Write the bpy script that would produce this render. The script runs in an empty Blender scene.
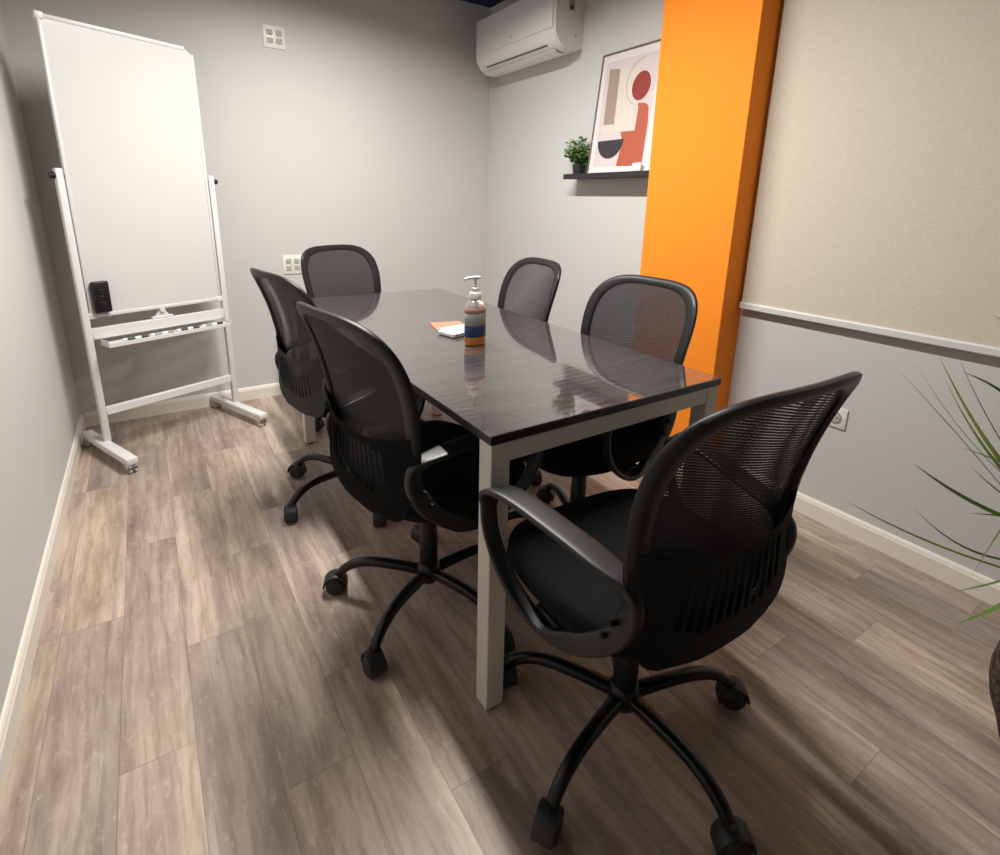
import bpy, bmesh, math, random
from mathutils import Vector, Matrix, Euler
random.seed(7)
S = bpy.context.scene
C = S.collection
PI = math.pi
XR, YF, H = 2.575, -6.4, 2.5        # right wall, wall behind the viewer, ceiling

# ------------------------------------------------------------------ camera
cam = bpy.data.cameras.new('camera'); co = bpy.data.objects.new('camera', cam); C.objects.link(co)
cam.sensor_width = 36; cam.sensor_fit = 'HORIZONTAL'; cam.lens = 531.15 * 36 / 1000
cam.shift_x = 0.0035; cam.shift_y = -0.0836; cam.clip_start = 0.02
r_ = Vector((0.83873851, -0.54415929, 0.02020858)); u_ = Vector((0.12469854, 0.22806453, 0.9656277)); f_ = Vector((0.53006414, 0.80738915, -0.25914237))
m = Matrix((r_, u_, -f_)).transposed().to_4x4(); m.translation = Vector((0.40977, -3.45719, 1.23111))
co.matrix_world = m
S.camera = co
# ------------------------------------------------------------------ world, view
w = bpy.data.worlds.new('world'); S.world = w; w.use_nodes = True
w.node_tree.nodes['Background'].inputs[0].default_value = (0.9, 0.95, 1, 1)
w.node_tree.nodes['Background'].inputs[1].default_value = 0.02
S.view_settings.view_transform = 'Standard'; S.view_settings.look = 'None'
S.view_settings.exposure = 0.0; S.view_settings.gamma = 1; S.view_settings.use_curve_mapping = False
# the linear ceiling lamp: x, y of its middle, height of its underside, length, watts
LAMP = (1.20, -1.60, 2.44, 1.50, 75)
LAMP_COL = (1.0, 0.965, 0.915)

# ------------------------------------------------------------------ materials
def mat(name, col, rough=0.5, metal=0, spec=0.5, coat=0, coat_rough=0.03, trans=0, emit=None, es=0, ior=None):
    m = bpy.data.materials.new(name); m.use_nodes = True
    b = m.node_tree.nodes['Principled BSDF']
    b.inputs['Base Color'].default_value = (*col, 1); b.inputs['Roughness'].default_value = rough
    b.inputs['Metallic'].default_value = metal; b.inputs['Specular IOR Level'].default_value = spec
    b.inputs['Coat Weight'].default_value = coat; b.inputs['Coat Roughness'].default_value = coat_rough
    b.inputs['Transmission Weight'].default_value = trans
    if ior: b.inputs['IOR'].default_value = ior
    if emit: b.inputs['Emission Color'].default_value = (*emit, 1); b.inputs['Emission Strength'].default_value = es
    return m
class N:
    def __init__(s, m): s.t = m.node_tree; s.b = s.t.nodes['Principled BSDF']
    def n(s, typ, **kw):
        q = s.t.nodes.new(typ)
        for k, v in kw.items(): setattr(q, k, v)
        return q
    def l(s, a, b): s.t.links.new(a, b)
    def math(s, op, a, b=None, c=None):
        q = s.n('ShaderNodeMath', operation=op)
        for i, v in enumerate((a, b, c)):
            if v is None: continue
            if isinstance(v, (int, float)): q.inputs[i].default_value = v
            else: s.l(v, q.inputs[i])
        return q.outputs[0]
    def mix(s, fac, a, b, typ='MIX'):
        q = s.n('ShaderNodeMix', data_type='RGBA', blend_type=typ)
        for sock, v in ((q.inputs[0], fac), (q.inputs[6], a), (q.inputs[7], b)):
            if isinstance(v, (int, float)): sock.default_value = v
            elif isinstance(v, tuple): sock.default_value = (*v, 1)
            else: s.l(v, sock)
        return q.outputs[2]
    def ramp(s, v, a, b):
        q = s.n('ShaderNodeMapRange'); s.l(v, q.inputs[0]); q.inputs[1].default_value = a; q.inputs[2].default_value = b
        return q.outputs[0]
    def noise(s, vec, scale, detail=3, rough=0.5):
        q = s.n('ShaderNodeTexNoise'); s.l(vec, q.inputs['Vector']); q.inputs['Scale'].default_value = scale
        q.inputs['Detail'].default_value = detail; q.inputs['Roughness'].default_value = rough
        return q.outputs[0]
    def bump(s, h, strength, dist=0.001):
        q = s.n('ShaderNodeBump'); q.inputs['Strength'].default_value = strength; q.inputs['Distance'].default_value = dist
        s.l(h, q.inputs['Height']); s.l(q.outputs[0], s.b.inputs['Normal'])
    def obj(s): return s.n('ShaderNodeTexCoord').outputs['Object']
    def comb(s, x, y, z):
        q = s.n('ShaderNodeCombineXYZ')
        for i, v in enumerate((x, y, z)):
            if isinstance(v, (int, float)): q.inputs[i].default_value = v
            else: s.l(v, q.inputs[i])
        return q.outputs[0]

def wall_mat(name, col):
    m = mat(name, col, 0.75, spec=0.25); k = N(m); o = k.obj()
    k.bump(k.noise(o, 180, 2), 0.25, 0.0008)
    k.l(k.mix(k.ramp(k.noise(o, 1.3, 2), 0.3, 0.7), tuple(c * 0.985 for c in col), tuple(min(1, c * 1.015) for c in col)), k.b.inputs['Base Color'])
    return m
M_wall = wall_mat('grey_wall_paint', (0.60, 0.597, 0.575))
M_orange = wall_mat('orange_paint', (1.0, 0.285, 0.022))
M_ceil = wall_mat('navy_ceiling_paint', (0.02, 0.025, 0.075))
M_base = mat('cream_trim_paint', (0.80, 0.75, 0.67), 0.4)
M_white = mat('white_powder_coat', (0.74, 0.735, 0.73), 0.35)
M_board = mat('whiteboard_enamel', (0.685, 0.685, 0.665), 0.28)
M_frame = mat('cream_table_steel', (0.66, 0.62, 0.55), 0.4)
M_plate = mat('outlet_plastic', (0.82, 0.80, 0.73), 0.35)
M_socket = mat('outlet_socket_grey', (0.50, 0.48, 0.44), 0.5)
M_hole = mat('outlet_slot_dark', (0.03, 0.03, 0.03), 0.6)
M_ac = mat('air_conditioner_plastic', (0.74, 0.73, 0.72), 0.3)
M_acdark = mat('air_conditioner_slot', (0.05, 0.05, 0.055), 0.5)
M_aclabel = mat('grey_label', (0.33, 0.32, 0.33), 0.5)
M_black = mat('black_plastic', (0.010, 0.010, 0.011), 0.45, spec=.35)
M_rim = mat('black_back_frame_plastic', (0.011, 0.011, 0.012), 0.42, spec=.35)
M_panel = mat('charcoal_lumbar_plastic', (0.050, 0.050, 0.051), 0.5, spec=.4)
M_steel = mat('black_gloss_leg', (0.006, 0.006, 0.007), 0.30, spec=.4)
M_wheel = mat('caster_rubber', (0.016, 0.016, 0.016), 0.5)
M_arm = mat('armrest_plastic', (0.009, 0.009, 0.010), 0.42, spec=.5)
M_chrome = mat('polished_metal', (0.75, 0.75, 0.76), 0.15, metal=1)
M_edge = mat('table_black_edge', (0.012, 0.012, 0.012), 0.35)
M_shelf = mat('black_shelf', (0.02, 0.02, 0.022), 0.45)
M_art_white = mat('art_paper', (0.70, 0.66, 0.65), 0.5)
M_art_pink = mat('art_pale_pink', (0.62, 0.54, 0.53), 0.5)
M_art_cream = mat('art_pale_cream', (0.65, 0.58, 0.51), 0.5)
M_art_tan = mat('art_tan', (0.33, 0.25, 0.195), 0.6)
M_art_red = mat('art_brick_red', (0.26, 0.03, 0.02), 0.6)
M_art_terra = mat('art_terracotta', (0.42, 0.095, 0.05), 0.6)
M_art_dark = mat('art_plum_black', (0.035, 0.025, 0.035), 0.6)
M_pframe = mat('thin_wood_frame', (0.17, 0.11, 0.08), 0.45)
M_rail = mat('blind_rail', (0.70, 0.69, 0.66), 0.35)
M_orange_pad = mat('orange_card', (0.60, 0.19, 0.12), 0.6)
M_paper = mat('white_card', (0.66, 0.66, 0.67), 0.5)
M_ink = mat('printed_ink', (0.06, 0.06, 0.07), 0.6)
M_soil = mat('soil', (0.03, 0.02, 0.013), 0.9)
M_marker_cap = mat('marker_cap_green', (0.02, 0.05, 0.03), 0.4)
M_marker = mat('marker_barrel', (0.78, 0.78, 0.76), 0.35)
M_lampdiff = mat('lamp_diffuser', (1, 1, 1), 0.5, emit=LAMP_COL, es=4)

# seat fabric
M_fabric = mat('black_seat_fabric', (0.010, 0.010, 0.011), 0.95, spec=0.1)
k = N(M_fabric); k.bump(k.noise(k.obj(), 900, 1), 0.4, 0.001)
# mesh netting of the backs: a woven net with real gaps
def netting():
    m = mat('black_netting', (0.035, 0.033, 0.036), 0.7, spec=0.25); k = N(m)
    sp = k.n('ShaderNodeSeparateXYZ'); k.l(k.obj(), sp.inputs[0]); y, z = sp.outputs[1], sp.outputs[2]
    P = 2 * PI / 0.0052
    a = k.math('SINE', k.math('MULTIPLY', k.math('ADD', y, k.math('MULTIPLY', z, 0.6)), P))
    b = k.math('SINE', k.math('MULTIPLY', k.math('SUBTRACT', k.math('MULTIPLY', z, 0.9), k.math('MULTIPLY', y, 0.25)), P))
    hole = k.math('GREATER_THAN', k.math('MINIMUM', a, b), -0.12)
    t = k.n('ShaderNodeBsdfTransparent'); x = k.n('ShaderNodeMixShader'); out = k.t.nodes['Material Output']
    k.l(hole, x.inputs[0]); k.l(k.b.outputs[0], x.inputs[1]); k.l(t.outputs[0], x.inputs[2]); k.l(x.outputs[0], out.inputs[0])
    return m
M_net = netting()
# blind fabric
M_blind = mat('woven_blind_fabric', (0.56, 0.49, 0.39), 0.85, spec=0.2)
k = N(M_blind); sp = k.n('ShaderNodeSeparateXYZ'); k.l(k.obj(), sp.inputs[0])
v1 = k.noise(k.comb(k.math('MULTIPLY', sp.outputs[1], 30), k.math('MULTIPLY', sp.outputs[2], 420), 0), 1, 3, 0.7)
v2 = k.noise(k.comb(k.math('MULTIPLY', sp.outputs[1], 420), k.math('MULTIPLY', sp.outputs[2], 30), 3), 1, 3, 0.7)
vv = k.ramp(k.math('ADD', v1, v2), 0.75, 1.25)
k.l(k.mix(vv, (0.60, 0.54, 0.44), (0.70, 0.64, 0.54)), k.b.inputs['Base Color']); k.bump(vv, 0.3, 0.0006)
# table top
M_top = mat('dark_espresso_laminate', (0.035, 0.027, 0.027), 0.10, spec=0.5, ior=1.6, coat=1.0, coat_rough=.03)
M_top.node_tree.nodes['Principled BSDF'].inputs['Coat IOR'].default_value = 1.85
k = N(M_top); sp = k.n('ShaderNodeSeparateXYZ'); k.l(k.obj(), sp.inputs[0])
g = k.noise(k.comb(k.math('MULTIPLY', sp.outputs[0], 3.5), k.math('MULTIPLY', sp.outputs[1], 55), 0), 1, 4, 0.6)
k.l(k.mix(k.ramp(g, 0.35, 0.7), (0.042, 0.034, 0.035), (0.085, 0.072, 0.071)), k.b.inputs['Base Color'])
wv = k.n('ShaderNodeTexWave', bands_direction='Y'); wv.inputs['Scale'].default_value = 11; wv.inputs['Distortion'].default_value = 2.2
wv.inputs['Detail'].default_value = 2; k.l(k.obj(), wv.inputs['Vector'])
k.bump(k.math('ADD', k.math('MULTIPLY', wv.outputs['Fac'], 0.55), k.math('MULTIPLY', g, 0.6)), 0.16, 0.0016)
# floor planks: run along Y
def floor_mat():
    m = mat('grey_oak_vinyl_planks', (0.4, 0.33, 0.28), 0.42, spec=0.35); k = N(m)
    sp = k.n('ShaderNodeSeparateXYZ'); k.l(k.obj(), sp.inputs[0]); X, Y = sp.outputs[0], sp.outputs[1]
    W, L = 0.15, 0.915
    u = k.math('DIVIDE', k.math('ADD', X, -0.065 + 10 * W), W); i = k.math('FLOOR', u); fu = k.math('FRACT', u)
    offs = [.1, .503, .85, .257, .519, .05, .7, .35, .9, .2, .55, .885, .3, .76, .4, .896, .6]       # row by row
    cr = k.n('ShaderNodeValToRGB'); cr.color_ramp.interpolation = 'CONSTANT'; k.l(k.math('DIVIDE', k.math('SUBTRACT', i, 9.5), 20), cr.inputs[0])
    el = cr.color_ramp.elements; el[0].position = 0; el[1].position = .99
    for q, v_ in enumerate(offs):
        e = el[0] if q == 0 else el.new((q + .0) / 20); e.color = (v_, v_, v_, 1)
    v = k.math('ADD', k.math('SUBTRACT', k.math('DIVIDE', Y, L), cr.outputs[0]), 20); j = k.math('FLOOR', v); fv = k.math('FRACT', v)
    wc = k.n('ShaderNodeTexWhiteNoise', noise_dimensions='2D'); k.l(k.comb(i, j, 0), wc.inputs['Vector'])
    sc = k.n('ShaderNodeSeparateColor'); k.l(wc.outputs['Color'], sc.inputs[0])
    ox = k.math('MULTIPLY', sc.outputs[0], 37); oy = k.math('MULTIPLY', sc.outputs[1], 53)
    vec = k.comb(k.math('ADD', X, ox), k.math('ADD', k.math('MULTIPLY', Y, 0.13), oy), 0)
    warp = k.math('MULTIPLY', k.noise(vec, 5, 3, 0.6), 0.10)
    big = k.noise(k.comb(k.math('ADD', k.math('ADD', X, ox), k.math('MULTIPLY', warp, .4)), k.math('ADD', k.math('MULTIPLY', Y, 0.16), oy), 0), 13, 5, 0.6)
    vec2 = k.comb(k.math('ADD', k.math('ADD', X, ox), warp), k.math('ADD', k.math('MULTIPLY', Y, 0.06), oy), 4)
    fine = k.noise(vec2, 85, 5, 0.7)                       # long fine grain
    vec3 = k.comb(k.math('ADD', X, oy), k.math('ADD', k.math('MULTIPLY', Y, 0.35), ox), 9)
    scrape = k.noise(vec3, 55, 6, 0.8)
    hue = k.noise(vec, 4, 3, 0.6)
    q = k.n('ShaderNodeTexWave', bands_direction='X'); q.inputs['Scale'].default_value = 7; q.inputs['Distortion'].default_value = 9
    q.inputs['Detail'].default_value = 4; q.inputs['Detail Scale'].default_value = 1.2; q.inputs['Detail Roughness'].default_value = .65
    k.l(k.comb(k.math('ADD', X, ox), k.math('ADD', k.math('MULTIPLY', Y, 0.16), oy), 0), q.inputs['Vector'])
    light = k.mix(k.ramp(hue, .4, .6), (0.52, 0.41, 0.315), (0.49, 0.40, 0.34))
    c = k.mix(k.ramp(big, 0.30, 0.64), (0.225, 0.166, 0.137), light)
    c = k.mix(k.math('MULTIPLY', k.ramp(fine, 0.50, 0.70), 0.5), c, (0.19, 0.137, 0.112))
    c = k.mix(k.math('MULTIPLY', k.ramp(q.outputs['Fac'], 0.60, 1.0), 0.25), c, (0.16, 0.115, 0.10))
    c = k.mix(k.math('MULTIPLY', k.ramp(scrape, 0.54, 0.70), 0.45), c, (0.66, 0.59, 0.53))
    tone = k.math('MULTIPLY_ADD', sc.outputs[2], 0.34, 0.85)
    c = k.mix(1.0, c, k.comb(tone, tone, k.math('MULTIPLY', tone, k.math('MULTIPLY_ADD', sc.outputs[0], 0.10, 0.95))), 'MULTIPLY')
    su = k.math('MINIMUM', fu, k.math('SUBTRACT', 1.0, fu)); sv = k.math('MINIMUM', fv, k.math('SUBTRACT', 1.0, fv))
    seam = k.math('MAXIMUM', k.math('LESS_THAN', su, 0.006), k.math('LESS_THAN', sv, 0.0012))
    c = k.mix(k.math('MULTIPLY', seam, 0.4), c, (0.06, 0.045, 0.04))
    k.l(c, k.b.inputs['Base Color'])
    k.l(k.math('MULTIPLY_ADD', fine, 0.18, 0.33), k.b.inputs['Roughness'])
    k.bump(k.math('SUBTRACT', k.math('MULTIPLY', fine, 0.5), seam), 0.25, 0.0008)
    return m
M_floor = floor_mat()
# foliage
def leaf_mat(name, a, b):
    m = mat(name, a, 0.45, spec=0.4); k = N(m); k.b.inputs['Subsurface Weight'].default_value = 0.0
    k.l(k.mix(k.noise(k.obj(), 14, 2), a, b), k.b.inputs['Base Color']); return m
M_frond = leaf_mat('frond_green', (0.12, 0.24, 0.05), (0.27, 0.44, 0.11))
M_frond_bright = leaf_mat('young_frond_green', (0.28, 0.44, 0.06), (0.42, 0.56, 0.14))
M_leaf = leaf_mat('small_leaf_green', (0.035, 0.10, 0.02), (0.14, 0.27, 0.07))
M_bark = mat('woven_brown_basket', (0.07, 0.042, 0.03), 0.85)
k = N(M_bark); vo = k.n('ShaderNodeTexVoronoi'); vo.inputs['Scale'].default_value = 60; k.l(k.obj(), vo.inputs['Vector'])
k.bump(vo.outputs['Distance'], 1.0, 0.006)
k.l(k.mix(k.ramp(vo.outputs['Distance'], 0, 0.7), (0.11, 0.065, 0.04), (0.025, 0.015, 0.012)), k.b.inputs['Base Color'])
# sanitizer bottle
M_clear = mat('clear_plastic', (0.82, 0.80, 0.77), 0.08, trans=0.8, ior=1.35)
M_blue = mat('label_blue', (0.012, 0.045, 0.12), 0.45)
M_greylab = mat('label_grey', (0.32, 0.32, 0.30), 0.45)
M_amber = mat('amber_base', (0.62, 0.22, 0.03), 0.3)
M_pump = mat('pump_white', (0.66, 0.63, 0.58), 0.35)
M_rust = mat('label_peach', (0.36, 0.20, 0.14), 0.5)

# ------------------------------------------------------------------ mesh helpers
def obj(name, bm, m, parent=None, smooth=False, loc=None):
    me = bpy.data.meshes.new(name)
    bmesh.ops.recalc_face_normals(bm, faces=bm.faces)
    bm.to_mesh(me); bm.free()
    ms = m if isinstance(m, (list, tuple)) else [m]
    for q in ms: me.materials.append(q)
    if smooth:
        for p in me.polygons: p.use_smooth = True
        me.set_sharp_from_angle(angle=math.radians(smooth if smooth > 1 else 40))
    o = bpy.data.objects.new(name, me); C.objects.link(o)
    if parent: o.parent = parent
    if loc: o.location = loc
    return o
def tag(o, label, cat, group=None, kind=None):
    o['label'] = label; o['category'] = cat
    if group: o['group'] = group
    if kind: o['kind'] = kind
    return o
def thing(name, label, cat, loc=(0, 0, 0), rz=0, group=None):
    o = bpy.data.objects.new(name, None); C.objects.link(o); o.empty_display_size = 0.05
    o.location = loc; o.rotation_euler = (0, 0, rz)
    return tag(o, label, cat, group)
def struct(name, bm, m, **kw):
    o = obj(name, bm, m, **kw); o['kind'] = 'structure'; return o
def NB(): return bmesh.new()
def box(bm, a, b, bev=0, seg=2, mi=0):
    x0, y0, z0 = a; x1, y1, z1 = b
    r = bmesh.ops.create_cube(bm, size=1); vs = r['verts']
    for v in vs: v.co = Vector(((x0 + x1) / 2 + v.co.x * (x1 - x0), (y0 + y1) / 2 + v.co.y * (y1 - y0), (z0 + z1) / 2 + v.co.z * (z1 - z0)))
    fs = set(f for v in vs for f in v.link_faces)
    for f in fs: f.material_index = mi
    if bev: bmesh.ops.bevel(bm, geom=list(set(e for v in vs for e in v.link_edges)), offset=bev, segments=seg, profile=0.5, affect='EDGES')
    return bm
def cyl(bm, p, q, r0, r1=None, n=20, mi=0, caps=True):
    p, q = Vector(p), Vector(q); r1 = r0 if r1 is None else r1
    d = (q - p).normalized(); a = d.orthogonal().normalized(); b = d.cross(a)
    R = []
    for c, r in ((p, r0), (q, r1)):
        R.append([bm.verts.new(c + a * (r * math.cos(2 * PI * i / n)) + b * (r * math.sin(2 * PI * i / n))) for i in range(n)])
    for i in range(n): bm.faces.new((R[0][i], R[0][(i + 1) % n], R[1][(i + 1) % n], R[1][i])).material_index = mi
    if caps:
        bm.faces.new(R[0][::-1]).material_index = mi; bm.faces.new(R[1]).material_index = mi
    return bm
def lathe(bm, prof, n=32, c=(0, 0, 0), mi=0, ex=1, ey=1):
    R = []
    for r, z in prof: R.append([bm.verts.new((c[0] + r * ex * math.cos(2 * PI * i / n), c[1] + r * ey * math.sin(2 * PI * i / n), c[2] + z)) for i in range(n)])
    for j in range(len(R) - 1):
        for i in range(n): bm.faces.new((R[j][i], R[j][(i + 1) % n], R[j + 1][(i + 1) % n], R[j + 1][i])).material_index = mi
    bm.faces.new(R[0][::-1]).material_index = mi; bm.faces.new(R[-1]).material_index = mi
    return bm
def sweep(bm, path, sizes, side, closed=False, n=12, ex=0.55, mi=0):
    """path points; sizes (half width along side, half thickness across); side = width direction; superellipse section"""
    P = [Vector(p) for p in path]; side = Vector(side).normalized(); R = []; L = len(P)
    for i, p in enumerate(P):
        a = P[(i - 1) % L] if closed or i > 0 else p; b = P[(i + 1) % L] if closed or i < L - 1 else p
        t = (b - a).normalized(); nn = t.cross(side).normalized(); sd = nn.cross(t)
        hw, ht = sizes[i] if isinstance(sizes, list) else sizes
        ring = []
        for k_ in range(n):
            an = 2 * PI * (k_ + .5) / n; cx, cy = math.cos(an), math.sin(an)
            ring.append(bm.verts.new(p + sd * (hw * math.copysign(abs(cx) ** ex, cx)) + nn * (ht * math.copysign(abs(cy) ** ex, cy))))
        R.append(ring)
    for i in range(L if closed else L - 1):
        A, B = R[i], R[(i + 1) % L]
        for k_ in range(n): bm.faces.new((A[k_], A[(k_ + 1) % n], B[(k_ + 1) % n], B[k_])).material_index = mi
    if not closed: bm.faces.new(R[0][::-1]).material_index = mi; bm.faces.new(R[-1]).material_index = mi
    return bm
def spline(pts, n=6, closed=False):
    """Catmull-Rom through tuples of any length"""
    out = []; L = len(pts)
    for i in range(L if closed else L - 1):
        g = lambda j: pts[j % L] if closed else pts[max(0, min(L - 1, j))]
        p0, p1, p2, p3 = g(i - 1), g(i), g(i + 1), g(i + 2)
        for s in range(n):
            t = s / n
            out.append(tuple(.5 * ((2 * b) + (-a + c) * t + (2 * a - 5 * b + 4 * c - d) * t * t + (-a + 3 * b - 3 * c + d) * t ** 3) for a, b, c, d in zip(p0, p1, p2, p3)))
    if not closed: out.append(pts[-1])
    return out
def spow(x, e): return math.copysign(abs(x) ** e, x)
def dup(o, parent=None):
    c = o.copy(); C.objects.link(c)
    if parent: c.parent = parent
    for ch in o.children: dup(ch, c)
    return c

# ------------------------------------------------------------------ the room
struct('floor', box(NB(), (-0.1, YF - .1, -0.1), (XR + .1, 0.1, 0)), M_floor)
struct('ceiling', box(NB(), (-0.1, YF - .1, H), (XR + .1, 0.1, H + .1)), M_ceil)
struct('wall_back', box(NB(), (0, 0, 0), (XR, .1, H)), M_wall)
struct('wall_left', box(NB(), (-.1, YF - .1, 0), (0, .1, H)), M_wall)
struct('wall_right', box(NB(), (XR, YF - .1, 0), (XR + .1, .1, H)), M_wall)
struct('wall_front', box(NB(), (0, YF - .1, 0), (XR, YF, H)), M_wall)
CX, CY0, CY1 = 2.4355, -2.119, -1.646
struct('wall_column', box(NB(), (CX, CY0, 0), (XR, CY1, H), 0.002, 1), M_orange)
def skirting(name, pts_a, pts_b, nrm):
    """profile swept from a to b, standing off the wall along nrm"""
    bm = NB(); a, b, nn = Vector(pts_a), Vector(pts_b), Vector(nrm); prof = [(0, 0), (.013, 0), (.013, .062), (.010, .068), (.009, .073), (.005, .079), (0, .081)]
    R = [[bm.verts.new(e + nn * d + Vector((0, 0, z))) for d, z in prof] for e in (a, b)]
    L = len(prof)
    for i in range(L): bm.faces.new((R[0][i], R[0][(i + 1) % L], R[1][(i + 1) % L], R[1][i]))
    bm.faces.new(R[0][::-1]); bm.faces.new(R[1])
    return struct(name, bm, M_base)
skirting('baseboard_left', (0, YF, 0), (0, 0, 0), (1, 0, 0))
skirting('baseboard_back', (0.013, 0, 0), (XR - .013, 0, 0), (0, -1, 0))
skirting('baseboard_right', (XR, YF, 0), (XR, CY0 - .013, 0), (-1, 0, 0))
skirting('baseboard_right.001', (XR, CY1 + .013, 0), (XR, 0, 0), (-1, 0, 0))
skirting('baseboard_column', (CX, CY0 - .013, 0), (CX, CY1 + .013, 0), (-1, 0, 0))
skirting('baseboard_column.001', (CX, CY0, 0), (XR, CY0, 0), (0, -1, 0))

# linear ceiling lamp
lx, ly, lz, ll, lw = LAMP
t = thing('ceiling_light', 'slim white linear ceiling light running above the conference table', 'ceiling light', (lx, ly, H))
obj('housing', box(NB(), (-.040, -ll / 2 - .02, lz - H + .004), (.040, ll / 2 + .02, -.0005), .004, 2), M_white, t, 40)
obj('diffuser', box(NB(), (-.032, -ll / 2, lz - H), (.032, ll / 2, lz - H + .004)), M_lampdiff, t)
ld = bpy.data.lights.new('lamp_light', 'AREA'); ld.shape = 'RECTANGLE'; ld.size = .064; ld.size_y = ll; ld.energy = lw; ld.color = LAMP_COL; ld.spread = math.radians(165)
lo = bpy.data.objects.new('lamp_light', ld); C.objects.link(lo); lo.parent = t; lo.location = (0, 0, lz - H - .004)

# ------------------------------------------------------------------ table
TX, TY, TW, TL, TZ = 0.970, -2.59, 0.795, 1.81, 0.75
t = thing('conference_table', 'long dark glossy conference table with a cream steel frame', 'table', (TX, TY, 0))
bm = NB(); box(bm, (0, 0, TZ - .0225), (TW, TL, TZ - .002), 0.0015, 1); obj('edge_band', bm, M_edge, t)
bm = NB(); box(bm, (.0008, .0008, TZ - .004), (TW - .0008, TL - .0008, TZ), 0.0012, 1); obj('table_top', bm, M_top, t)
LW = 0.05; zt = TZ - .0227
for lx in (.004, TW - LW - .004):
    for ly in (.004, TL - LW - .004):
        bm = NB(); box(bm, (lx, ly, .006), (lx + LW, ly + LW, zt), 0.002, 1); lg = obj('leg', bm, M_frame, t)
        bm = NB(); box(bm, (lx + .006, ly + .006, 0), (lx + LW - .006, ly + LW - .006, .006)); obj('foot_pad', bm, M_black, lg)
for ly in (.004, TL - LW - .004):
    bm = NB(); box(bm, (.004 + LW, ly, zt - .048), (TW - LW - .004, ly + LW - .01, zt), 0.002, 1); obj('end_rail', bm, M_frame, t)
for lx in (.09, TW - .13):
    bm = NB(); box(bm, (lx, .004 + LW, zt - .04), (lx + .04, TL - LW - .004, zt), 0.002, 1); obj('side_rail', bm, M_frame, t)

# ------------------------------------------------------------------ chairs
WT, WB, ZT, ZB, D0, L1, L2, CV = .262, .209, .981, .440, .209, -.101, .199, .042
def bk(a, v, off=0):
    """a in -1..1 across, v 0..1 up the back; off > 0 goes backwards"""
    wd = WB + (WT - WB) * v
    fx = -(D0 + L1 * v + L2 * v * v) + CV * a * a * (.3 + .7 * v) - off
    return Vector((fx, a * wd, ZB + (ZT - ZB) * v))
def ring_av(t, rho):
    ct, st = math.cos(t), math.sin(t)
    return spow(ct, .52) * rho, .5 + .5 * spow(st, .55) * rho
def back_rim():
    bm = NB(); n = 112
    R = []
    for i in range(n):
        t = 2 * PI * i / n; st = math.sin(t)
        side = abs(math.cos(t)) ** 1.5
        inner = .895 - .055 * side if st > 0 else .87 - .03 * side
        prof = [(1.0, 0.002), (.995, -.004), (.965, -.007), (inner + .02, -.006), (inner, -.001), (inner, .007), (inner + .03, .014), (.96, .013), (.992, .009)]
        R.append([bm.verts.new(bk(*ring_av(t, rho), off)) for rho, off in prof])
    L = len(R[0])
    for i in range(n):
        for j in range(L): bm.faces.new((R[i][j], R[(i + 1) % n][j], R[(i + 1) % n][(j + 1) % L], R[i][(j + 1) % L]))
    return bm
def back_net():
    bm = NB(); n, rr = 72, 9
    for dd in (-.0006, .0025):            # a spacer net: two knitted layers
        rows = []
        for j in range(1, rr + 1):
            rows.append([bm.verts.new(bk(*ring_av(2 * PI * i / n, .91 * j / rr), dd)) for i in range(n)])
        c = bm.verts.new(bk(0, .5, dd))
        for i in range(n): bm.faces.new((c, rows[0][i], rows[0][(i + 1) % n]))
        for j in range(rr - 1):
            for i in range(n): bm.faces.new((rows[j][i], rows[j + 1][i], rows[j + 1][(i + 1) % n], rows[j][(i + 1) % n]))
    return bm
def lumbar_panel():
    """bulging lower shell with a fan of twelve slots"""
    bm = NB(); ns = 12; span = .52
    us = [(-1, None), (-.93, None), (-.84, None)]
    for s in range(ns):
        c = -span + 2 * span * s / (ns - 1)
        us += [(c - .027, s), (c + .027, None)]
    us += [(.84, None), (.93, None), (1, None)]
    nr = 22
    def width_at(v):       # fraction of the full width inside the rounded outline
        vv = abs(2 * v - 1) ** (1 / .55 * 2)
        return max(0.0, 1 - vv) ** (.52 / 2)
    G = []
    for jj in range(nr + 1):
        s = jj / nr; row = []
        for u, _ in us:
            top = .475 - .085 * (1 - u * u)
            v = .004 + (top - .004) * s
            a = u * width_at(v)
            bulge = .030 * (1 - u ** 4) * (math.sin(PI * (.12 + .55 * s)) ** .8)
            lean = .66 * u * max(0, 1 - s) ** 1.5           # slots fan out towards the bottom
            row.append(bm.verts.new(bk(max(-1, min(1, a + (lean * width_at(v) if abs(u) < .8 else lean * width_at(v) * (1 - abs(u)) / .2))), v, .008 + bulge)))
        G.append(row)
    for jj in range(nr):
        for i in range(len(us) - 1):
            sl = us[i][1]
            if sl is not None:
                e = abs(sl - 5.5) / 5.5; lo = .30 + .10 * e * e; hi = .92 - .05 * e
                if lo <= (jj + .5) / nr <= hi: continue
            bm.faces.new((G[jj][i], G[jj][i + 1], G[jj + 1][i + 1], G[jj + 1][i]))
    bmesh.ops.solidify(bm, geom=bm.faces[:], thickness=.007)
    return bm
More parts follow.
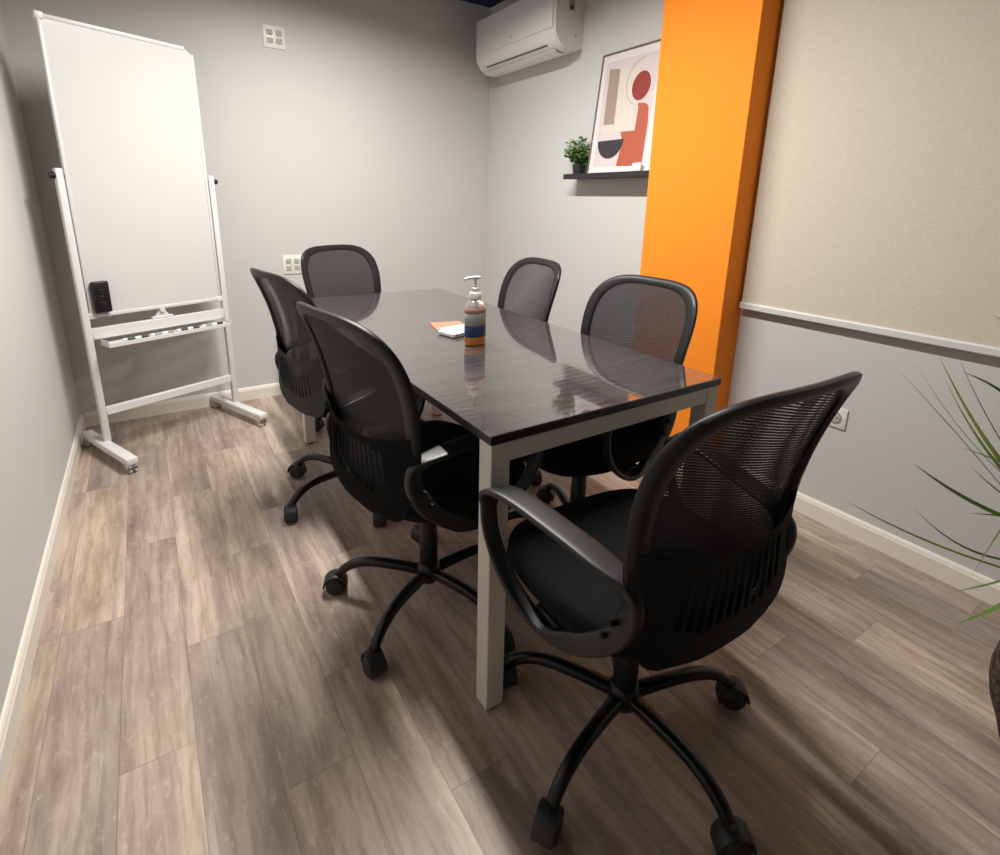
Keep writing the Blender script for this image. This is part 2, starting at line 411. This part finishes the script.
def seat_bm():
    bm = NB(); n = 56; R = []
    prof = [(.90, .432), (.97, .438), (1.0, .452), (1.0, .478), (.975, .494), (.90, .503), (.7, .506), (.4, .503), (.12, .501)]
    for s, z in prof:
        ring = []
        for i in range(n):
            t = 2 * PI * i / n; x = spow(math.cos(t), .62) * .232 * s + .028; y = spow(math.sin(t), .62) * .245 * s
            dz = -.02 * max(0, (x - .16) / .10) ** 1.6 if x > .16 else 0
            ring.append(bm.verts.new((x, y, z + dz)))
        R.append(ring)
    for j in range(len(R) - 1):
        for i in range(n): bm.faces.new((R[j][i], R[j][(i + 1) % n], R[j + 1][(i + 1) % n], R[j + 1][i]))
    bm.faces.new(R[0][::-1]); bm.faces.new(R[-1])
    return bm
ARM = [(-.165, .622), (-.10, .638), (0, .650), (.08, .656), (.14, .650), (.170, .628), (.176, .59), (.165, .535), (.13, .478), (.08, .434), (.02, .408),
       (-.04, .412), (-.10, .445), (-.15, .490), (-.180, .540), (-.188, .588)]
def arm_bm(sd):
    bm = NB(); pts = spline([(x, z) for x, z in ARM], 5, True); path = []; sizes = []
    for x, z in pts:
        path.append((x, sd * (.212 + .18 * (x + .2)), z))
        top = max(0, min(1, (z - .60) / .03)); rear = max(0, min(1, (.0 - x) / .06)) * (1 - top)
        sizes.append((.018 + .010 * top * min(1, (x + .19) / .08) - .006 * rear, .0075 + .0145 * rear))
    sweep(bm, path, sizes, (.18, sd, 0), True, 16, .42)
    return bm
def arm_plate_bm(sd):
    """flat bracket tying the loop to the underside of the seat"""
    return box(NB(), (-.03, min(sd * .07, sd * .240), .416), (.045, max(sd * .07, sd * .240), .428), .003, 1)
def make_chair():
    t = thing('office_chair', '', 'chair')
    hub = obj('base_hub', lathe(NB(), [(.024, .078), (.034, .082), (.038, .095), (.038, .125), (.030, .138), (.026, .14)], 24), M_steel, t, 40)
    for i in range(5):
        a = i * 2 * PI / 5; ca, sa = math.cos(a), math.sin(a)
        pr = spline([(.025, .108, .019, .014), (.10, .118, .017, .014), (.18, .122, .0155, .0135), (.235, .112, .015, .013), (.275, .088, .014, .013), (.293, .066, .013, .012)], 4)
        bm = NB(); sweep(bm, [(r * ca, r * sa, z) for r, z, _, _ in pr], [(p[2], p[3]) for p in pr], (-sa, ca, 0), False, 14, .75)
        obj('leg', bm, M_steel, hub, 50)
        bm = NB(); cxr = .300; sw = a + [0.5, 1.9, -0.7, 2.6, -1.6][i] * .55
        T = Matrix.Translation((cxr * ca, cxr * sa, 0)) @ Matrix.Rotation(sw, 4, 'Z')
        for s in (-1, 1):
            cyl(bm, (0.006, s * .004, .030), (.006, s * .018, .030), .030, .030, 24, 0, caps=False); cyl(bm, (.006, s * .018, .030), (.006, s * .025, .030), .030, .022, 24, 0)
        hood = spline([(-.027, .020), (-.026, .042), (-.012, .062), (.012, .066), (.034, .052), (.041, .030)], 3)
        sweep(bm, [(x, 0, z) for x, z in hood], (.023, .004), (0, 1, 0), False, 10)
        box(bm, (-.012, -.005, .02), (.022, .005, .055)); cyl(bm, (0, 0, .05), (0, 0, .078), .010, n=12)
        bmesh.ops.transform(bm, matrix=T, verts=bm.verts[:])
        obj('caster', bm, M_wheel, hub, 40)
    obj('gas_lift', lathe(NB(), [(.025, .135), (.028, .14), (.028, .25), (.0265, .253), (.0265, .335), (.0195, .338), (.0195, .40)], 24), M_black, t, 40)
    bm = NB(); box(bm, (-.10, -.075, .392), (.11, .075, .415), .006, 2); box(bm, (-.045, -.045, .365), (.05, .045, .395), .008, 2)
    mech = obj('tilt_mechanism', bm, M_black, t, 40)
    bm = NB(); sweep(bm, [(.03, -.04, .385), (.04, -.14, .383), (.05, -.185, .392)], (.006, .004), (1, 0, 0), False, 8)
    box(bm, (.035, -.225, .386), (.068, -.178, .397), .003, 1); obj('height_lever', bm, M_black, mech, 40)
    obj('seat', seat_bm(), M_fabric, t, 60)
    obj('back_frame', back_rim(), M_rim, t, 55)
    obj('back_mesh', back_net(), M_net, t, 60)
    obj('lumbar_panel', lumbar_panel(), M_panel, t, 35)
    bm = NB(); sweep(bm, spline([(-.08, 0, .402), (-.15, 0, .404), (-.198, 0, .420), (-.222, 0, .452)], 4), (.035, .006), (0, 1, 0), False, 10)
    obj('back_bracket', bm, M_black, t, 40)
    for sd in (1, -1):
        ar = obj('armrest', arm_bm(sd), M_arm, t, 60); obj('arm_bracket', arm_plate_bm(sd), M_black, ar, 40)
        for x, z in ((-.150, .505), (-.168, .545)): obj('screw', cyl(NB(), (x, sd * .222, z), (x + .004, sd * .238, z), .006, n=12), M_steel, ar, 40)
    return t, hub
chair, hub0 = make_chair()
G = 'black mesh office chairs around the conference table'
spots = [((1.232, -2.789), 1.532, 3.4217, 'nearest black mesh office chair, standing at the near end of the table, seen from behind'),
         ((1.029, -2.154), .156, 2.4802, 'nearer of the two black mesh office chairs on the left of the table'),
         ((1.040, -1.392), .173, 2.2033, 'farther black mesh office chair on the left of the table, next to the whiteboard'),
         ((1.362, -.765), -1.242, .35, 'black mesh office chair at the far end of the table by the back wall'),
         ((1.632, -1.480), 2.994, .1, 'black mesh office chair on the right of the table, below the wall shelf'),
         ((1.612, -2.186), 3.149, 0.0, 'black mesh office chair on the right of the table before the orange column')]
for i, ((x, y), th, ph, lab) in enumerate(spots):
    o = chair if i == 0 else dup(chair)
    o.location = (x, y, 0); o.rotation_euler = (0, 0, th); o['label'] = lab; o['group'] = G; o['category'] = 'chair'
    for ch in o.children:
        if ch.name.startswith('base_hub'): ch.rotation_euler = (0, 0, ph - th)

# ------------------------------------------------------------------ whiteboard stand
A23 = math.atan2(.39, .92)
wb = thing('whiteboard_stand', 'white rolling whiteboard standing upright in the left back corner', 'whiteboard', (.434, -.333, 0), A23)
bm = NB(); pts = [(-.300, .690), (.300, .690), (.300, 1.890), (.268, 1.912), (-.300, 1.912)]
f = [bm.verts.new((x, -.008, z)) for x, z in pts]; g_ = [bm.verts.new((x, .008, z)) for x, z in pts]
bm.faces.new(f); bm.faces.new(g_[::-1])
for i in range(5): bm.faces.new((f[i], f[(i + 1) % 5], g_[(i + 1) % 5], g_[i]))
pn = obj('board_panel', bm, M_board, wb)
for a, b in (((-.306, -.012, 1.905), (.266, .012, 1.922)), ((-.306, -.012, .677), (.306, .012, .694)), ((-.306, -.012, .694), (-.292, .012, 1.905)), ((.292, -.012, .694), (.306, .012, 1.893))):
    obj('frame_rail', box(NB(), a, b, .003, 2), M_white, pn, 40)
for x, z in ((-.297, .686), (.297, .686), (-.297, 1.913)):
    obj('corner_cap', box(NB(), (x - .015, -.014, z - .014), (x + .015, .014, z + .014), .004, 2), M_plate, pn, 40)
for s in (-1, 1):
    obj('post', box(NB(), (s * .325 - .0145, -.015, .07), (s * .325 + .0145, .015, 1.330), .006, 2), M_white, wb, 40)
    bm = NB(); cyl(bm, (s * .339, 0, 1.300), (s * .358, 0, 1.300), .014, .012, 16); cyl(bm, (s * .300, 0, 1.300), (s * .312, 0, 1.300), .006, n=10)
    obj('pivot_knob', bm, M_black, wb, 40)
    ft = obj('foot', box(NB(), (s * .325 - .040, -.300, .046), (s * .325 + .008, .205, .076), .005, 2), M_white, wb, 40)
    for y in (-.278, .182):
        bm = NB(); x = s * .325 - .016
        for q in (-1, 1): cyl(bm, (x + q * .005, y, .020), (x + q * .017, y, .020), .020, n=20)
        box(bm, (x - .021, y - .012, .02), (x - .018, y + .02, .048), .001, 1); box(bm, (x + .018, y - .012, .02), (x + .021, y + .02, .048), .001, 1)
        box(bm, (x - .021, y - .02, .043), (x + .021, y + .02, .048), .001, 1)
        obj('caster', bm, [M_chrome if (y < 0) else M_socket], ft, 40)
obj('crossbar', box(NB(), (-.311, -.012, .202), (.311, .012, .242), .003, 1), M_white, wb, 40)
obj('crossbar', box(NB(), (-.311, -.012, .575), (.311, .012, .628), .003, 1), M_white, wb, 40)
bm = NB(); box(bm, (-.285, -.098, .553), (.296, -.012, .557), .001, 1); box(bm, (-.285, -.101, .546), (.296, -.097, .566), .0015, 1)
for x in (-.285, .293): box(bm, (x, -.100, .546), (x + .003, -.010, .576), .001, 1)
tray = obj('pen_tray', bm, M_white, wb, 40)
bm = NB(); box(bm, (-.05, -.010, .628), (.05, .010, .640), .003, 1)
v = [bm.verts.new((x, y, z)) for y in (-.006, .006) for x, z in ((-.035, .638), (.035, .638), (.012, .668), (-.012, .668))]
for q in ((0, 1, 2, 3), (7, 6, 5, 4), (0, 4, 5, 1), (1, 5, 6, 2), (2, 6, 7, 3), (3, 7, 4, 0)): bm.faces.new([v[i] for i in q])
cyl(bm, (0, -.016, .672), (0, .016, .672), .012, n=16)
obj('lock_bracket', bm, M_white, wb, 40)
def wb_world(x, y, z):
    return Vector((.434 + x * math.cos(A23) - y * math.sin(A23), -.333 + x * math.sin(A23) + y * math.cos(A23), z))
# eraser stuck on the board
er = thing('board_eraser', 'black felt eraser stuck upright at the lower left of the whiteboard', 'eraser', wb_world(-.258, -.0085, .772), A23)
obj('felt_pad', box(NB(), (-.030, -.012, -.068), (.030, -.0002, .068), .003, 1), M_fabric, er)
bm = NB(); box(bm, (-.034, -.034, -.072), (.034, -.012, .072), .008, 3)
for q in (-.03, 0, .03): box(bm, (-.020, -.0365, q - .008), (.020, -.033, q + .008), .003, 1)
obj('grip', bm, M_black, er, 40)
mk = [(-.165, M_marker_cap, 'white marker with a dark cap, leftmost on the whiteboard tray'), (-.045, M_greylab, 'white marker with a grey cap, second from the left on the whiteboard tray'),
      (.078, M_ink, 'white marker with a black cap, third from the left on the whiteboard tray'), (.203, M_marker_cap, 'white marker with a green cap, rightmost on the whiteboard tray')]
for i, (x, cap, lab) in enumerate(mk):
    t = thing('marker', lab, 'marker', wb_world(x, -.082, .5675), A23, 'markers on the whiteboard tray')
    bm = NB(); cyl(bm, (-.055, 0, 0), (.022, 0, 0), .0085, n=16); cyl(bm, (-.058, 0, 0), (-.055, 0, 0), .006, .0085, 16); obj('barrel', bm, M_marker, t, 40)
    bm = NB(); cyl(bm, (.022, 0, 0), (.054, 0, 0), .0092, .008, 16); obj('cap', bm, cap, t, 40)
    bm = NB(); cyl(bm, (-.038, 0, 0), (-.005, 0, 0), .0089, n=16); obj('label_band', bm, cap if i % 2 == 0 else M_greylab, t, 40)

# ------------------------------------------------------------------ wall outlets
def outlet(name, label, loc, rot, w_, h_, socks, rnd=False):
    o = thing(name, label, 'wall outlet', loc, rot)
    pl = obj('cover_plate', box(NB(), (-w_ / 2, -.006, -h_ / 2), (w_ / 2, 0, h_ / 2), .002, 2), M_plate, o, 40)
    for x, z in socks:
        bm = NB()
        if rnd:
            cyl(bm, (x, -.0085, z), (x, -.0055, z), .024, n=28); so = obj('socket', bm, M_greylab, o, 40)
            bm = NB(); cyl(bm, (x, -.0095, z), (x, -.0082, z), .0185, n=24)
            obj('socket_well', bm, M_socket, so, 40)
            bm = NB(); cyl(bm, (x - .009, -.0105, z), (x - .009, -.0093, z), .003, n=10); cyl(bm, (x + .009, -.0105, z), (x + .009, -.0093, z), .003, n=10); obj('pin_holes', bm, M_hole, so)
        else:
            box(bm, (x - .0165, -.008, z - .0135), (x + .0165, -.0055, z + .0135), .004, 2); so = obj('socket', bm, M_socket, o, 40)
            bm = NB()
            for q in (-.007, .006): box(bm, (x + q - .001, -.0086, z - .001), (x + q + .001, -.0078, z + .008))
            cyl(bm, (x, -.0086, z - .007), (x, -.0078, z - .007), .0025, n=10); obj('slots', bm, M_hole, so)
    bm = NB(); cyl(bm, (0, -.0072, 0), (0, -.0058, 0), .003, n=10); obj('screw', bm, M_chrome, pl)
    return o
four = [(-.024, .020), (.024, .020), (-.024, -.020), (.024, -.020)]
outlet('wall_outlet', 'square white four-socket outlet high on the back wall', (1.152, 0, 2.09), 0, .115, .115, four)
outlet('wall_outlet', 'square white four-socket outlet on the back wall just above the far chair', (1.156, 0, .828), 0, .115, .115, four)
outlet('wall_outlet', 'white single round-socket outlet low on the right wall behind the nearest chair', (XR, -2.572, .449), -PI / 2, .082, .082, [(0, 0)], True)

# ------------------------------------------------------------------ air conditioner
ac = thing('air_conditioner', 'white split air conditioner high on the right wall by the far corner', 'air conditioner', (XR, -.965, 2.04), 0)
ACL = .82   # runs towards the back wall (+y local)
prof = [(0, .012), (.07, -.004), (.125, .0), (.168, .028), (.193, .066), (.199, .085), (.2, .29), (.192, .306), (.16, .315), (0, .315)]
def extr(bm, prof, y0, y1, mi=0, sx=-1):
    A = [bm.verts.new((sx * d, y0, z)) for d, z in prof]; B = [bm.verts.new((sx * d, y1, z)) for d, z in prof]; L = len(prof)
    for i in range(L): bm.faces.new((A[i], A[(i + 1) % L], B[(i + 1) % L], B[i])).material_index = mi
    bm.faces.new(A[::-1]).material_index = mi; bm.faces.new(B).material_index = mi
    return bm
obj('housing', extr(NB(), prof, .012, ACL - .012), M_ac, ac, 30)
sm = [(d * .985, z * .985 + .002) for d, z in prof]
e1 = obj('end_cap', extr(NB(), sm, 0, .012), M_ac, ac, 30); obj('end_cap', extr(NB(), sm, ACL - .012, ACL), M_ac, ac, 30)
fp = obj('front_panel', box(NB(), (-.206, .020, .098), (-.199, ACL - .020, .300), .003, 2), M_ac, ac, 40)
bm = NB()   # small mark on the front
def quad(bm, pts, mi=0):
    f = bm.faces.new([bm.verts.new(p) for p in pts]); f.material_index = mi; return f
for (ya, za, yb, zb, tk) in ((.402, .118, .412, .136, .0028), (.412, .136, .418, .128, .0028), (.395, .130, .404, .140, .0024), (.420, .124, .428, .136, .0022)):
    d = Vector((0, yb - ya, zb - za)).normalized(); nn = Vector((0, -d.z, d.y)) * tk / 2 * 1.3
    a = Vector((-.2064, ya, za)); b = Vector((-.2064, yb, zb)); quad(bm, [a - nn, b - nn, b + nn, a + nn])
obj('logo', bm, M_aclabel, fp)
# outlet louvre follows the lower curve
obj('air_slot', extr(NB(), [(.166, .0255), (.172, .0310), (.1735, .0300), (.1675, .0245)], .10, ACL - .09), M_acdark, ac)
lv = obj('louvre', extr(NB(), [(.080, -.008), (.124, -.007), (.148, .007), (.151, .003), (.126, -.012), (.080, -.013)], .06, ACL - .05), M_ac, ac, 30)
bm = NB(); box(bm, (-.108, -.0012, .19), (-.072, 0, .30), 0); obj('side_sticker', bm, M_aclabel, e1)
bm = NB(); box(bm, (-.102, -.0022, .196), (-.080, -.0010, .214), 0); obj('side_mark', bm, [M_hole], e1)
bm = NB(); cyl(bm, (-.055, -.0015, .075), (-.055, 0, .075), .006, n=12); obj('screw_cap', bm, M_aclabel, e1)

# ------------------------------------------------------------------ wall shelf, picture, small plant
t = thing('wall_shelf', 'narrow black floating shelf on the right wall beside the orange column', 'shelf', (XR, -.985, 1.385), 0)
bm = NB(); box(bm, (-.105, -.655, -.022), (0, 0, 0), .0015, 1); sb = obj('shelf_board', bm, M_shelf, t)
bm = NB(); box(bm, (-.109, -.655, -.024), (-.105, 0, .004), .001, 1); obj('front_lip', bm, M_shelf, sb)
pic = thing('framed_picture', 'framed abstract print in terracotta, tan and black leaning on the wall shelf', 'picture', (2.486, -1.158, 1.3875), 0)
tilt = math.atan2(.065, .576)
pic.rotation_euler = (0, tilt, 0)    # local: y along the wall, z up the picture, x into the wall
PW, PH, FT = .455, .600, .008
for a, b in (((0, 0, 0), (.016, -FT, PH)), ((0, -PW + FT, 0), (.016, -PW, PH)), ((0, -FT, 0), (.016, -PW + FT, FT)), ((0, -FT, PH - FT), (.016, -PW + FT, PH))):
    lo_ = tuple(min(p, q) for p, q in zip(a, b)); hi_ = tuple(max(p, q) for p, q in zip(a, b)); obj('frame_side', box(NB(), lo_, hi_, .001, 1), M_pframe if not (lo_[2] == 0 and hi_[2] < .02) else M_art_white, pic)
ART = [M_art_white, M_art_pink, M_art_tan, M_art_red, M_art_terra, M_art_dark, M_art_cream]
bm = NB(); box(bm, (.006, -PW + FT, FT), (.012, -FT, PH - FT), 0, 1, 0)
X0 = 1.158
def poly(pts, mi, lay): quad(bm, [(.006 - .0004 * lay, -(a - X0), s) for a, s in pts], mi)
poly([(1.196, .035), (1.548, .035), (1.548, .556), (1.196, .556)], 1, 1)
poly([(1.23, .205), (1.44, .205), (1.44, .49), (1.23, .525)], 6, 2)
poly([(1.222, .522), (1.297, .513), (1.309, .243), (1.231, .247)], 2, 3)
n_ = 36
poly([(1.459 + .066 * math.cos(2 * PI * i / n_), .408 + .070 * math.sin(2 * PI * i / n_)) for i in range(n_)], 0, 3)
arc = [(1.459 + .100 * math.cos(q), .43 + .11 * math.sin(q)) for q in [PI * (.5 + i * .9 / 20) for i in range(21)]]
for i in range(20):
    (a, s), (b, t2) = arc[i], arc[i + 1]; d = Vector((b - a, t2 - s)).normalized(); nx, nz = -d.y * .0016, d.x * .0016
    poly([(a - nx, s - nz), (b - nx, t2 - nz), (b + nx, t2 + nz), (a + nx, s + nz)], 2, 3)
poly([(1.459 + .060 * math.cos(2 * PI * i / n_), .408 + .068 * math.sin(2 * PI * i / n_)) for i in range(n_)], 3, 4)
poly([(1.368, .033), (1.540, .028), (1.539, .227), (1.531, .28)] + [(1.487 + .044 * math.cos(q), .283 + .042 * math.sin(q)) for q in [i * PI * .5 / 8 for i in range(9)]] + [(1.455, .328), (1.455, .320), (1.462, .31), (1.460, .199), (1.364, .201), (1.388, .151)], 4, 3)
poly([(1.303 + .093 * math.cos(q), .165 + .092 * math.sin(q)) for q in [PI + i * PI / 24 for i in range(25)]], 5, 4)
obj('art_print', bm, ART, pic)
# white block in front of the picture's right end
bm = NB(); box(bm, (2.469, -1.560, 1.3855), (2.484, -1.500, 1.428), .007, 3)
tag(obj('tealight_holder', bm, M_white, None, 40), 'small rounded white block on the shelf at the right foot of the picture', 'ornament')

pp = thing('potted_plant', 'small bushy green plant in a black pot on the wall shelf', 'plant', (XR - .055, -1.055, 1.385))
bm = NB(); lathe(bm, [(.026, 0), (.030, .002), (.038, .050), (.038, .054), (.034, .054), (.033, .046), (.002, .045)], 28); obj('pot', bm, M_shelf, pp, 40)
bm = NB(); random.seed(11)
stems = NB()
for i in range(64):
    az = random.uniform(0, 2 * PI); el = random.uniform(.45, 1.5); ln = random.uniform(.07, .135) * (0.75 + .45 * math.sin(el))
    d = Vector((math.cos(az) * math.cos(el), math.sin(az) * math.cos(el), math.sin(el))); d.x *= .60 if d.x > 0 else 1
    b0 = Vector((random.uniform(-.015, .015), random.uniform(-.015, .015), .045)); tip = b0 + d * ln
    if tip.x > .045: tip.x = .045
    sweep(stems, [b0, (b0 + tip) / 2 + Vector((0, 0, .006)), tip], (.0009, .0009), d.orthogonal(), False, 5)
    for j in range(9):
        s = .3 + .7 * (j + .5) / 9; p = b0.lerp(tip, s); q = Vector((random.gauss(0, 1), random.gauss(0, 1), random.gauss(.5, .7))).normalized()
        L_ = random.uniform(.018, .032); sdv = q.cross(Vector((random.gauss(0, 1), random.gauss(0, 1), random.gauss(0, 1)))).normalized() * L_ * .27; up = sdv.cross(q).normalized() * .003
        e = p + q * L_
        if e.x > .05 or e.y < -.085: continue
        vs = [bm.verts.new(z_) for z_ in (p, p + q * L_ * .45 + sdv, e, p + q * L_ * .45 - sdv, p + q * L_ * .45 + up)]
        for a_, b_ in ((0, 1), (1, 2), (2, 3), (3, 0)): bm.faces.new((vs[a_], vs[b_], vs[4]))
obj('foliage', bm, M_leaf, pp); obj('stems', stems, M_leaf, pp)

# ------------------------------------------------------------------ roller blind
BL = thing('roller_blind', 'beige woven roller blind covering the right wall beyond the orange column', 'blind', (XR, -2.128, 0))
BW = 2.2
bm = NB(); box(bm, (-.024, -BW, .828), (-.022, -.004, 2.40)); obj('blind_fabric', bm, M_blind, BL)
bm = NB(); extr(bm, [(.012, .806), (.014, .802), (.030, .802), (.033, .806), (.033, .826), (.029, .831), (.016, .831), (.012, .826)], -BW, 0); obj('bottom_rail', bm, M_rail, BL, 30)
bm = NB(); cyl(bm, (-.045, -BW, 2.42), (-.045, -.004, 2.42), .032, n=28); obj('roller', bm, M_blind, BL, 40)
for y in (-.003, -BW): obj('roller_bracket', box(NB(), (-.085, y - .003, 2.375), (0, y, 2.465), .001, 1), M_white, BL)

# ------------------------------------------------------------------ things on the table
bt = thing('sanitizer_bottle', 'clear pump bottle of hand sanitizer with a blue label standing on the table', 'bottle', (1.327, -1.923, .7502), .3)
ob = lambda nm, prof, mt: obj(nm, lathe(NB(), prof, 32, ex=1.0, ey=.72), mt, bt, 40)
body = ob('bottle_body', [(.034, 0), (.040, .003), (.0425, .012), (.0425, .120), (.040, .134), (.031, .150), (.020, .158), (.016, .160), (.016, .168)], M_clear)
ob('base_band', [(.034, .0005), (.0405, .0025), (.0432, .012), (.0432, .030), (.0426, .0305)], M_amber)
lab = ob('label', [(.0430, .031), (.0434, .032), (.0434, .070), (.0430, .071)], M_blue)
obj('label_upper', lathe(NB(), [(.0428, .071), (.0431, .0715), (.0431, .112), (.0428, .1125)], 32, ex=1, ey=.72), M_greylab, lab, 40)
obj('label_top_band', lathe(NB(), [(.0428, .113), (.0431, .1135), (.0431, .124), (.0420, .127)], 32, ex=1, ey=.72), M_rust, lab, 40)
bm = NB(); lathe(bm, [(.019, .160), (.021, .162), (.021, .180), (.0195, .182), (.0135, .184), (.0130, .196), (.008, .199), (.008, .206)], 24)
pc = obj('pump_collar', bm, M_pump, bt, 40)
bm = NB(); cyl(bm, (0, 0, .205), (0, 0, .226), .0042, n=12); obj('pump_stem', bm, M_pump, bt, 40)
bm = NB(); sweep(bm, spline([(.014, -.004, .231), (0, 0, .232), (-.018, .006, .2315), (-.032, .010, .230), (-.042, .012, .227)], 3), [(.010, .0055)] * 4 + [(.0085, .005)] * 4 + [(.006, .0045)] * 5, (.25, 1, 0), False, 12, .7)
obj('pump_head', bm, M_pump, bt, 50)
bm = NB(); cyl(bm, (0, 0, .02), (0, 0, .165), .003, n=10); obj('dip_tube', bm, M_pump, bt, 40)

def card(name, lab, cat, c, w_, d_, z, h_, rot, m, grp=None, ink=False):
    o = thing(name, lab, cat, (c[0], c[1], z), rot, grp)
    obj('sheets', box(NB(), (-w_ / 2, -d_ / 2, 0), (w_ / 2, d_ / 2, h_), .0006, 1), m, o)
    if ink:
        bm = NB()
        for q in range(5): box(bm, (-w_ / 2 + .012, -d_ / 2 + .010 + q * .011, h_), (w_ / 2 - .02 - .012 * (q % 3), -d_ / 2 + .014 + q * .011, h_ + .0002))
        obj('printing', bm, M_aclabel, o)
    return o
card('notepad', 'thin orange notepad under the white card box on the table', 'notepad', (1.375, -1.640), .125, .13, .7502, .0030, -.25, M_orange_pad)
cb = card('card_box', 'flat white card box printed with small black letters, beside the sanitizer bottle', 'box', (1.350, -1.765), .135, .085, .7533, .0110, .25, M_paper)
bm = NB()
for q in range(9): box(bm, (-.055 + q * .0115, -.0431, .003), (-.055 + q * .0115 + .007, -.0426, .0095))
obj('side_lettering', bm, M_ink, cb)
card('white_card', 'thin white card lying slanted on top of the white card box', 'card', (1.362, -1.742), .120, .080, .7646, .0012, .12, M_paper, ink=True)

# ------------------------------------------------------------------ big plant by the right wall
PC = (2.01, -3.345)
bp = thing('potted_palm', 'tall green spiky-leaved plant in a brown woven pot at the right edge', 'plant', (PC[0], PC[1], 0))
bm = NB(); lathe(bm, [(.045, 0), (.052, .01), (.068, .06), (.088, .11), (.099, .16), (.102, .20), (.097, .25), (.084, .285), (.076, .295), (.070, .292), (.074, .26), (.002, .25)], 40); obj('woven_pot', bm, M_bark, bp, 60)
bm = NB(); cyl(bm, (0, 0, .245), (0, 0, .258), .071, n=28); obj('soil', bm, M_soil, bp)
bm = NB(); sweep(bm, spline([(0, 0, .24), (.01, 0, .36), (.0, .01, .50), (0, 0, .62)], 4), (.016, .016), (0, 1, 0), False, 12, 1); obj('stem', bm, M_bark, bp, 60)
def frond(tip, h0=.60, sag=.05, wd=.010, m=None):
    """strap leaf from the stem top to a world point, arching by sag"""
    a = Vector((0, 0, h0)); b = Vector(tip) - Vector((PC[0], PC[1], 0)); n = 14; bm = NB(); rows = []
    hd = Vector((b.x, b.y, 0)).normalized(); sd = Vector((-hd.y, hd.x, 0))
    for i in range(n + 1):
        s = i / n; p = a.lerp(b, s) + Vector((0, 0, sag * 4 * s * (1 - s)))
        w_ = wd * (0.35 + 0.65 * math.sin(PI * min(1, .15 + s * .55))) * (1 - s ** 5 * .96)
        rows.append([bm.verts.new(p + sd * w_ * k_ * .8 + Vector((0, 0, abs(k_) * w_ * .45 + k_ * w_ * .6))) for k_ in (-1, -.5, 0, .5, 1)])
    for i in range(n):
        for j in range(4): bm.faces.new((rows[i][j], rows[i][j + 1], rows[i + 1][j + 1], rows[i + 1][j]))
    bmesh.ops.solidify(bm, geom=bm.faces[:], thickness=.0006)
    return obj('leaf', bm, m or M_frond, bp, 60)
FR = [((1.98, -3.009, 0.895), 0.54, -0.06, 0.0216, 1),
      ((2.02, -3.019, 0.835), 0.57, -0.07, 0.0189, 1),
      ((2.05, -2.91, 0.821), 0.45, 0.01, 0.0054, 0),
      ((2.15, -2.916, 0.824), 0.57, -0.06, 0.0054, 0),
      ((2.2, -2.988, 0.855), 0.54, -0.05, 0.006750000000000001, 0),
      ((1.85, -3.094, 0.897), 0.6, 0.05, 0.008100000000000001, 0),
      ((1.85, -3.05, 0.659), 0.57, -0.04, 0.013500000000000002, 0),
      ((2.0, -3.029, 0.485), 0.54, -0.08, 0.00945, 0),
      ((1.95, -2.892, 0.449), 0.45, -0.03, 0.00945, 1),
      ((1.85, -3.169, 0.388), 0.57, -0.02, 0.0108, 0),
      ((1.8, -3.201, 0.349), 0.6, -0.04, 0.013500000000000002, 0),
      ((1.9, -3.189, 0.426), 0.69, 0.2, 0.0108, 0),
      ((1.95, -3.124, 0.662), 0.6, -0.04, 0.006750000000000001, 0),
      ((2.1, -3.06, 0.644), 0.6, 0.02, 0.0054, 0),
      ((2.0, -3.079, 1.007), 0.6, 0.07, 0.006750000000000001, 0),
      ((2.1, -3.116, 0.482), 0.6, -0.0, 0.006750000000000001, 0),
      ((1.812, -3.616, 0.777), 0.6, 0.08, 0.009, True),
      ((1.882, -3.677, 0.812), 0.6, 0.08, 0.009, False),
      ((1.967, -3.737, 0.489), 0.6, 0.08, 0.009, False),
      ((2.055, -3.644, 0.952), 0.6, 0.08, 0.009, True),
      ((2.145, -3.656, 0.591), 0.6, 0.08, 0.009, False),
      ((2.289, -3.697, 0.732), 0.6, 0.08, 0.009, False),
      ((2.351, -3.599, 0.736), 0.6, 0.08, 0.009, True),
      ((2.378, -3.492, 0.54), 0.6, 0.08, 0.009, False),
      ((2.402, -3.392, 0.971), 0.6, 0.08, 0.009, False),
      ((2.385, -3.292, 0.895), 0.6, 0.08, 0.009, True),
      ((2.379, -3.189, 0.488), 0.6, 0.08, 0.009, False),
      ((2.337, -3.091, 0.805), 0.6, 0.08, 0.009, False)]
for tip, h0, sag, wd, br in FR: frond(tip, h0, sag, wd, M_frond_bright if br else M_frond)
